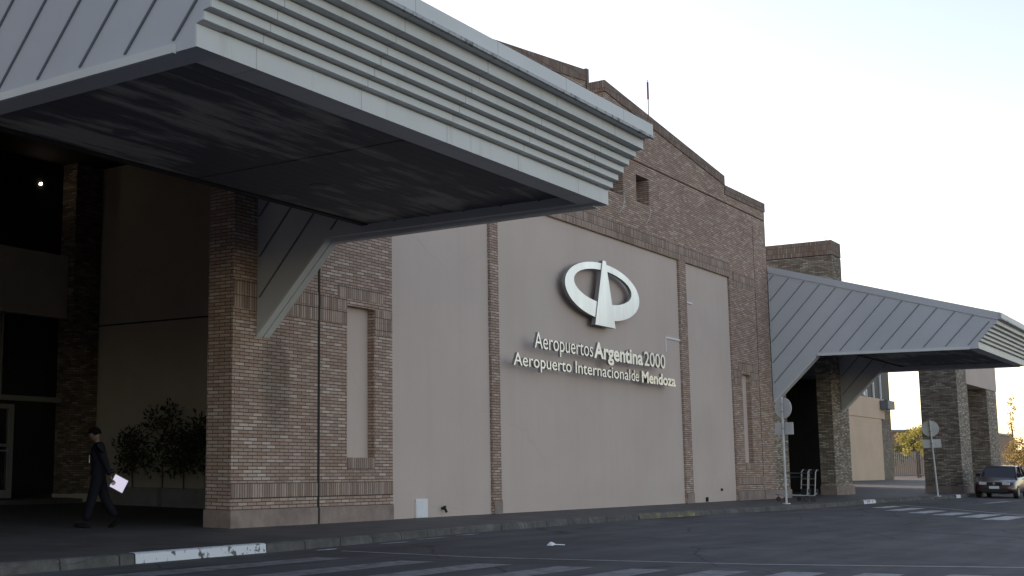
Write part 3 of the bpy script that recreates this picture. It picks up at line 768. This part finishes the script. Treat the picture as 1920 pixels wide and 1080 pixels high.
L2 = empty('sign_lettering', (31.5, F, 3.5), 0, 'lower line of raised metal letters reading Aeropuerto Internacional de Mendoza', 'lettering', 'raised metal lettering on the cream wall')
word('Aeropuerto', 26.46, 29.55, 3.52, .33, .002, L2); word('Internacional', 29.79, 33.24, 3.52, .33, .002, L2); word('de', 33.33, 33.83, 3.52, .33, .002, L2); word('Mendoza', 34.06, 36.57, 3.52, .33, .03, L2)

# ================================================================== STREET THINGS
def road_sign(x, y, h, tilt, face_rz, lab, disc_r=.33, rect=(.62,.36)):
    t = empty('road_sign', (x, y, 0), 0, lab, 'road sign', 'round road signs seen from behind')
    t.rotation_euler = tilt
    s = MB(); s.bar((0,0,0), (0,0,h), .035, 12); s.bar((0,0,0), (0,0,.03), .12, 12); s.build('pole', M['pole'], t, local=True)
    c, sn = math.cos(face_rz), math.sin(face_rz)
    def rot(px, py, pz): return (px*c - py*sn, px*sn + py*c, pz)
    s = MB(); n = 32; zc = h - disc_r - .02; off = .045
    A_ = [rot(disc_r*math.cos(2*math.pi*i/n), off, zc + disc_r*math.sin(2*math.pi*i/n)) for i in range(n)]
    B_ = [rot(disc_r*math.cos(2*math.pi*i/n), off + .02, zc + disc_r*math.sin(2*math.pi*i/n)) for i in range(n)]
    s.face(A_); s.face(B_[::-1])
    for i in range(n): j = (i+1) % n; s.face([A_[i], A_[j], B_[j], B_[i]])
    s.build('disc', M['signback'], t, local=True)
    s = MB(); zt = zc - disc_r - .12; a, b = rect
    P_ = [(-a/2, zt-b), (a/2, zt-b), (a/2, zt), (-a/2, zt)]
    s.mesh([rot(u, off, v) for u, v in P_] + [rot(u, off+.018, v) for u, v in P_], [(0,1,2,3),(7,6,5,4),(0,4,5,1),(1,5,6,2),(2,6,7,3),(3,7,4,0)]); s.build('plate', M['signback'], t, local=True)
    s = MB()
    for z in (zc + .12, zc - .12, zt - b/2): s.box(-.045, .045, -.045, .045, z - .015, z + .015)
    s.build('clamp', M['alu'], t, local=True)
    return t
# view direction at sign 1 is about (.957,.29): board plane turned so it reads as an upright oval
road_sign(40.33, 12.28, 3.33, (0, R(0), 0), R(-73 - 44), 'round road sign seen from behind on a pole near the luggage trolley', rect=(.72,.38))
road_sign(56.27, 11.20, 3.08, (R(-2.6), 0, 0), R(-79), 'round road sign seen from behind on a leaning pole by the portico', disc_r=.32, rect=(.66,.34))

# luggage trolley
def trolley(x, y, rz, lab):
    t = empty('luggage_trolley', (x, y, 0), rz, lab, 'luggage trolley', 'luggage trolleys by the far entrance')
    s = MB()
    for v in (-.26, .26):
        s.path([(-.5,v*.7,.22),(.3,v,.2),(.42,v,.28)], .018)
    s.path([(-.5,-.18,.22),(-.58,0,.24),(-.5,.18,.22)], .018)
    for u in (-.35,-.1,.15): s.path([(u,-.2,.215),(u,.2,.215)], .012)
    s.build('base_frame', M['alu'], t, local=True)
    s = MB()
    for v in (-.24, .24): s.path([(.36,v,.2),(.42,v,.98),(.47,v,1.05),(.53,v,1.03)], .02)
    s.path([(.4,-.24,.55),(.4,.24,.55)], .014); s.path([(.4,-.24,.75),(.4,.24,.75)], .014)
    s.build('upright', M['alu'], t, local=True)
    s = MB(); s.bar((.5,-.27,1.03),(.5,.27,1.03),.026); s.box(-.42,.42,-.03,.03,.92,.955); s.box(-.42,.40,-.02,.02,.80,.82); s.build('handle', M['black'], t, local=True)
    s = MB(); s.box(.33,.5,-.22,.22,.2,.42); s.build('bumper', M['black'], t, local=True, bevel=.02)
    for u, v in ((-.5,0),(.3,-.26),(.3,.26)):
        s = MB(); s.bar((u,v-.02,.075),(u,v+.02,.075),.075,16); s.bar((u,v,.08),(u,v,.2),.012,6); s.build('wheel', M['black'], t, local=True)
    return t
tr = trolley(43.3, 12.95, R(-50), 'grey luggage trolley in front beside the sign pole')
t2 = copy_tree(tr); t2.location = (43.47, 12.76, 0); t2['label'] = 'grey luggage trolley nested behind the first one'

# litter
s = MB(); rl = random.Random(4)
P0 = [(0,0,0),(.14,.02,.01),(.2,-.06,.0),(.1,-.12,.02),(0,-.1,0),(.05,-.04,.06),(.12,-.05,.05)]
s.mesh([(18.5+a, 9.4+b, ZR+.008+c) for a, b, c in P0], [(0,1,5),(1,6,5),(1,2,6),(2,3,6),(3,4,5),(3,5,6),(4,0,5),(0,4,3,2,1)])
s.bar((18.66,9.32,ZR+.02),(18.78,9.22,ZR+.015),.008,5)
tag(s.build('litter', M['paper']), 'crumpled white paper litter lying on the dark asphalt', 'litter')

# planters with shrubs
def leafy(s, c, r, n, rnd):
    for _ in range(n):
        d = Vector((rnd.gauss(0,1), rnd.gauss(0,1), rnd.gauss(0,1))).normalized()
        p = Vector(c) + d * r * rnd.random() ** .6
        dd = (d + Vector((rnd.uniform(-.6,.6), rnd.uniform(-.6,.6), rnd.uniform(-.2,.7)))).normalized(); L_ = rnd.uniform(.09,.17)
        w_ = dd.cross(Vector((rnd.gauss(0,1), rnd.gauss(0,1), rnd.gauss(0,1)))).normalized() * L_ * .2
        s.face([p, p + dd*L_*.5 + w_, p + dd*L_, p + dd*L_*.5 - w_])
mplant = plain('planter_concrete', (.24,.24,.245), .85, var=.15)
soil = plain('soil', (.04,.03,.022), .95)
def planter(y0, y1, lab):
    t = empty('planter', (23.05, (y0+y1)/2, 0), 0, lab, 'planter', 'long concrete planters along the entrance wall')
    s = MB(); x0, x1 = 22.72, 23.4
    s.box(x0, x0+.06, y0, y1, 0, .46); s.box(x1-.06, x1, y0, y1, 0, .46); s.box(x0+.061, x1-.061, y0, y0+.06, 0, .46); s.box(x0+.061, x1-.061, y1-.06, y1, 0, .46)
    s.build('box', mplant, t)
    s = MB(); s.box(x0+.06, x1-.06, y0+.06, y1-.06, .05, .40); s.build('soil', soil, t)
planter(20.45, 22.2, 'long concrete planter under the shrubs nearer the brick corner'); planter(22.35, 24.2, 'long concrete planter under the shrubs behind the walking person')
def shrub(y, zt, w, lab, seed, low=.95):
    rnd = random.Random(seed); x = 23.05
    t = empty('shrub', (x, y, .4), 0, lab, 'shrub', 'leafy shrubs in the concrete planters')
    s = MB(); top = []
    s.path([(x, y, .35), (x+.02, y+.03, .8), (x-.02, y, low + .2)], .022, 6)
    s2 = MB()
    k = 11
    for i in range(k):
        a = rnd.uniform(0, 6.28); rad = rnd.uniform(.1, w); z = low + (zt - low) * (i + .5) / k
        rad *= 1 - .65 * max(0, (z - low) / (zt - low) - .35)
        p = (x + math.cos(a)*rad*.7, y + math.sin(a)*rad, z)
        s.bar((x, y, max(.7, z - .35)), p, .009, 5); leafy(s2, p, .27, 70, rnd)
    s.build('stem', M['bark'], t); s2.build('foliage', M['leafdark'], t)
shrub(23.6, 1.9, .55, 'sparse dark shrub at the left end of the planters behind the walking person', 11)
shrub(22.5, 2.5, .62, 'tallest dark leafy shrub in the middle of the planters', 12)
shrub(21.75, 1.95, .55, 'dark leafy shrub between the tallest shrub and the one nearest the brick corner', 13)
shrub(21.0, 2.2, .62, 'dark leafy shrub nearest the brick corner', 14)

# ================================================================== CARS
def loft(sections, closed_ends=True):
    """sections: list of lists of points (same count); quads between, capped"""
    s = MB(); n = len(sections[0]); vs = [p for sec in sections for p in sec]; fs = []
    for i in range(len(sections)-1):
        for j in range(n-1): fs.append((i*n+j, i*n+j+1, (i+1)*n+j+1, (i+1)*n+j))
        fs.append((i*n+n-1, i*n, (i+1)*n, (i+1)*n+n-1))
    fs.append(tuple(range(n))[::-1]); fs.append(tuple((len(sections)-1)*n + j for j in range(n)))
    s.mesh(vs, fs); return s
def car(x, y, lab, paint, van=False):
    """front faces -x; origin at front centre on the ground"""
    t = empty('parked_car' if not van else 'parked_van', (x, y, ZR), 0, lab, 'car' if not van else 'van', None if van else None)
    L_, Wd = (3.85, 1.62) if not van else (4.4, 1.75)
    # station: x, half width low, half width belt, z bottom, z belt/top
    hb = Wd/2
    if not van:
        st = [(0,.60,.58,.30,.50),(.03,.70,.66,.22,.62),(.12,.78,.73,.19,.70),(.45,.80,.765,.18,.78),(.95,.81,.785,.18,.86),(1.25,.81,.79,.18,.90),(2.4,.81,.79,.18,.93),(3.3,.80,.78,.18,.96),(3.7,.78,.75,.2,.95),(3.82,.72,.68,.26,.85),(3.85,.66,.62,.34,.6)]
        gh = [(1.0,.70,.885,.71,.89),(1.62,.60,1.32,0,0),(1.9,.585,1.375,0,0),(2.6,.585,1.385,0,0),(3.25,.57,1.34,0,0),(3.68,.66,.96,0,0)]
    else:
        st = [(0,.62,.6,.3,.6),(.05,.78,.74,.22,.8),(.4,.85,.81,.2,.92),(.8,.87,.83,.2,1.0),(2.2,.87,.83,.2,1.05),(4.0,.87,.83,.2,1.05),(4.35,.84,.8,.25,1.0),(4.4,.78,.74,.35,.8)]
        gh = [(.75,.76,1.0,0,0),(1.35,.66,1.62,0,0),(1.7,.65,1.72,0,0),(3.2,.65,1.74,0,0),(4.1,.64,1.70,0,0),(4.3,.72,1.02,0,0)]
    secs = []
    for (u, wl, wb, z0, z1) in st:
        mz = z0 + (z1-z0)*.5
        secs.append([(u,-wl*.9,z0),(u,-wl,z0+.1),(u,-wl*1.0-.005,mz),(u,-wb,z1-.05),(u,-wb+.08,z1),(u,0,z1+.02),(u,wb-.08,z1),(u,wb,z1-.05),(u,wl+.005,mz),(u,wl,z0+.1),(u,wl*.9,z0)])
    b = loft(secs).build('body', paint, t, local=True, smooth=True, sub=2)
    # cabin: glass volume with painted roof and pillars
    g0, g1, g2, g3, g4, g5 = gh
    zb = st[4][4] - .03
    ws = [(g0[0], g0[1]), (g5[0], g5[1])]
    s = MB()
    low = [(g0[0],-g0[1],zb),(g5[0],-g5[1],zb),(g5[0],g5[1],zb),(g0[0],g0[1],zb)]
    rf = [(g1[0],-g1[1],g1[2]),(g4[0],-g4[1],g4[2]),(g4[0],g4[1],g4[2]),(g1[0],g1[1],g1[2])]
    s.mesh(low + rf, [(3,2,1,0),(4,5,6,7),(0,1,5,4),(1,2,6,5),(2,3,7,6),(3,0,4,7)])
    s.build('windows', M['carglass'], t, local=True, bevel=.02)
    s = MB()
    secr = []
    for (u, wd, z, _, _) in (g1, g2, g3, g4):
        secr.append([(u,-wd-.02,z-.03),(u,-wd+.05,z+.012),(u,0,z+.03),(u,wd-.05,z+.012),(u,wd+.02,z-.03),(u,0,z-.01)])
    l = loft(secr); 
    for sy in (-1, 1):
        l.bar((g0[0]-.02, sy*(g0[1]+.01), zb), (g1[0], sy*(g1[1]+.005), g1[2]), .028, 8)
        l.bar((g5[0]+.02, sy*(g5[1]+.01), zb), (g4[0], sy*(g4[1]+.005), g4[2]), .05, 8)
        um = (g0[0] + g5[0])/2 + .15
        l.bar((um, sy*(g0[1]+.02), zb), (um, sy*(g1[1]), g2[2]), .03, 8)
    l.build('roof', paint, t, local=True, smooth=True)
    for u in (.66, 3.1 if not van else 3.5):
        for sy in (-1, 1):
            yy = sy * (st[3][1] - .08)
            s = MB(); s.bar((u, yy - .09, .28), (u, yy + .09, .28), .28, 24); wh = s.build('wheel', M['black'], t, local=True, bevel=.02)
            s = MB(); s.bar((u, yy + sy*.08, .28), (u, yy + sy*.1, .28), .17, 16); s.build('rim', M['alu'], wh, local=True)
    for sy in (-1, 1):
        s = MB(); y0 = sy*(.44 if not van else .5); s.mesh([(.02,y0-.15,.56),(.02,y0+.13,.56),(.05,y0+.15,.70),(.05,y0-.15,.68),(.16,y0-.15,.56),(.16,y0+.13,.56),(.2,y0+.15,.70),(.2,y0-.15,.68)],
            [(0,1,2,3),(7,6,5,4),(0,4,5,1),(1,5,6,2),(2,6,7,3),(3,7,4,0)]); s.v = [(a-.035, b, c) for a, b, c in s.v]
        s.build('headlight', M['lens'], t, local=True, bevel=.015)
        s = MB(); s.box(g0[0]+.22, g0[0]+.36, sy*.80-.1, sy*.80+.1, .93 if not van else 1.1, 1.05 if not van else 1.3); s.build('side_mirror', M['black'], t, local=True, bevel=.02)
    s = MB(); s.box(-.03,.06,-.26,.26,.56,.68); s.box(-.04,.1,-.5,.5,.24,.36); s.build('grille', M['black'], t, local=True, bevel=.01)
    s = MB(); s.box(-.05,-.035,-.19,.19,.40,.52); s.build('number_plate', M['white'], t, local=True)
    s = MB(); s.bar((-.045,0,.62),(-.03,0,.62),.05,14); s.build('badge', M['alu'], t, local=True)
    return t
def paint(name, col):
    m, t, b = newmat(name); b.inputs['Base Color'].default_value = (*col, 1); b.inputs['Roughness'].default_value = .3
    b.inputs['Coat Weight'].default_value = .7; b.inputs['Coat Roughness'].default_value = .08; return m
M['lens'] = glass_mat('headlight_lens', (.55,.55,.56), .1)
car(61.75, 10.08, 'dark maroon hatchback parked facing us in front of the brick portico', paint('maroon_paint', (.04,.010,.013)))
car(69.2, 9.25, 'pale silver van parked behind the maroon hatchback at the right edge', paint('silver_paint', (.5,.53,.58)), van=True)

# ================================================================== PERSON
def skinned(name, verts, edges, radii, mat, parent, root=0, sub=2):
    me = bpy.data.meshes.new(name); me.from_pydata(verts, edges, []); me.materials.append(mat)
    o = bpy.data.objects.new(name, me); COL.objects.link(o); o.parent = parent
    md = o.modifiers.new('skin', 'SKIN'); md.use_smooth_shade = True
    lay = me.skin_vertices[0].data if me.skin_vertices else None
    if lay is None:
        bm = bmesh.new(); bm.from_mesh(me); bm.verts.layers.skin.verify(); bm.to_mesh(me); bm.free(); lay = me.skin_vertices[0].data
    for i, r in enumerate(radii): lay[i].radius = r if isinstance(r, tuple) else (r, r); lay[i].use_root = (i == root)
    sb = o.modifiers.new('sub', 'SUBSURF'); sb.levels = sub; sb.render_levels = sub
    return o
suit = plain('navy_suit', (.006,.0065,.011), .8, var=.1, spec=.2)
skinm = plain('skin', (.13,.08,.06), .55, var=.04)
hairm = plain('dark_hair', (.006,.005,.005), .95, spec=.05)
shoe = plain('black_shoe', (.008,.008,.008), .8, spec=.1)
# facing +x in local space, y left
PE = empty('person', (14.95, 16.15, 0), R(130), 'person in a dark suit walking left with head bowed, white sheet in hand behind', 'person')
V = [(0,0,.93),(0.01,0,1.08),(0.02,0,1.25),(0.02,0,1.40),(0.05,0,1.48),
     (0,.10,.88),(.10,.11,.50),(.20,.12,.12),(0,-.10,.88),(-.10,-.11,.50),(-.30,-.12,.19),
     (0.01,-.17,1.40),(.03,-.22,1.13),(.16,-.19,.90),(0.0,.17,1.40),(-.13,.22,1.14),(-.22,.23,.91)]
E_ = [(0,1),(1,2),(2,3),(3,4),(0,5),(5,6),(6,7),(0,8),(8,9),(9,10),(3,11),(11,12),(12,13),(3,14),(14,15),(15,16)]
Rr = [(.165,.135),(.165,.13),(.185,.145),(.165,.13),(.068,.068),(.118,.105),(.092,.09),(.078,.07),(.118,.105),(.092,.09),(.078,.07),.09,.066,.05,.09,.066,.05]
body = skinned('suit_clothing', V, E_, Rr, suit, PE)
def ellipsoid(c, r, n=20, k=14, f=None):
    s = MB(); vs = []; fs = []
    for i in range(k+1):
        th = math.pi*i/k
        for j in range(n):
            ph = 2*math.pi*j/n; p = Vector((math.sin(th)*math.cos(ph)*r[0], math.sin(th)*math.sin(ph)*r[1], math.cos(th)*r[2]))
            if f: p = f(p)
            vs.append(tuple(Vector(c) + p))
    for i in range(k):
        for j in range(n): fs.append((i*n+j, (i+1)*n+j, (i+1)*n+(j+1) % n, i*n+(j+1) % n))
    s.mesh(vs, fs); return s
hc = Vector((.10, 0, 1.61)); tilt = Matrix.Rotation(R(22), 3, 'Y')
def headf(p):
    q = p.copy()
    if q.z < 0: q.y *= 1 + q.z*2.4; q.x *= 1 + (q.z*1.2 if q.x < 0 else q.z*.4)
    if q.x > .07 and abs(q.y) < .02 and -.04 < q.z < .02: q.x += .022
    return tilt @ q
s = ellipsoid(hc, (.098,.078,.118), f=headf)
for sy in (-1, 1):
    e = ellipsoid(hc + tilt @ Vector((0, sy*.078, -.01)), (.018,.010,.032), 10, 8); s.mesh(e.v, e.f)
s.bar(hc + tilt @ Vector((-.02,0,-.08)), (.045,0,1.46), .052, 14)
s.build('head', skinm, PE, local=True, smooth=True)
def hairf(p):
    q = p.copy(); 
    if q.x > .02 and q.z < .05: q *= .82
    if q.z < -.03: q.z = -.03 - (q.z+.03)*.2; 
    return tilt @ q
s = ellipsoid(hc + Vector((-.012,0,.014)), (.120,.096,.132), f=hairf); s.build('hair', hairm, PE, local=True, smooth=True)
# hands: palm with five fingers each
def hand(base, d, side, name='hand'):
    base = Vector(base); d = Vector(d).normalized(); sd_ = Vector((0,1,0))*side
    n = d.cross(sd_).normalized(); sd_ = n.cross(d).normalized()
    vs = [base - d*.03, base + d*.03, base + d*.075]; ed = [(0,1),(1,2)]; ra = [(.026,.02),(.034,.018),(.036,.016)]
    for k, (o_, l_) in enumerate(((-.030,.062),(-.010,.075),(.010,.070),(.029,.055))):
        a = base + d*.085 + n*o_; i = len(vs)
        vs += [a, a + d*l_*.55 + sd_*.008, a + d*l_*.85 + sd_*.03]; ed += [(2,i),(i,i+1),(i+1,i+2)]; ra += [.0095,.009,.0075]
    i = len(vs); a = base + d*.02 - n*.032; vs += [a, a + d*.03 - n*.02 + sd_*.012, a + d*.055 - n*.022 + sd_*.025]; ed += [(1,i),(i,i+1),(i+1,i+2)]; ra += [.012,.0105,.009]
    return skinned(name, [tuple(v) for v in vs], ed, ra, skinm, PE, root=1, sub=1)
hand((.18,-.19,.87), (.35,.05,-1), 1); hand((-.235,.236,.88), (-.45,0,-.9), -1)
# shoes
for (x, y, z, pt) in ((.20,.12,.0,8),(-.33,-.12,.06,-38)):
    s = MB(); rot = Matrix.Rotation(R(-pt if pt > 0 else 38), 3, 'Y')
    e = ellipsoid((0,0,0), (.145,.048,.05), 16, 10, f=lambda p: Vector((p.x + .05, p.y, max(p.z, -.03) + .03)))
    s.mesh([tuple(Vector((x,y,z)) + rot @ Vector(v)) for v in e.v], e.f); s.build('shoe', shoe, PE, local=True, smooth=True)
s = MB(); s.mesh([(.172,-.03,1.26),(.182,.02,1.26),(.178,.02,1.14),(.17,-.03,1.14)], [(0,1,2,3)]); s.box(.165,.176,-.03,.03,1.12,1.25); s.build('badge', M['paper'], PE, local=True)
# bright sheet in the trailing hand, its face given added glow: its own thing
FO = empty('glowing_sheet', (15.03, 15.74, .77), R(130), 'bright white flat sheet with added glow, held low in the hand of the walking person', 'held_sheet')
rx = Matrix.Rotation(R(-27), 3, 'Y') @ Matrix.Rotation(R(-12), 3, 'X')
q = [(-.14,-.12),(.12,-.12),(.12,.13),(-.14,.13)]
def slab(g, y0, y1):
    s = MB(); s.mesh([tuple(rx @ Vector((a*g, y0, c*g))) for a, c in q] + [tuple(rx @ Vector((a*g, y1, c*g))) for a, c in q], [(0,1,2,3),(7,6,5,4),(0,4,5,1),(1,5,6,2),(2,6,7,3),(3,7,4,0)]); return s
slab(.95, .0, .004).build('glow_face', emis('added_sheet_glow', (.52,.56,.90), .34), FO, local=True)
slab(1.04, -.010, -.001).build('sheet_back', plain('sheet_back', (.10,.10,.11), .5), FO, local=True)
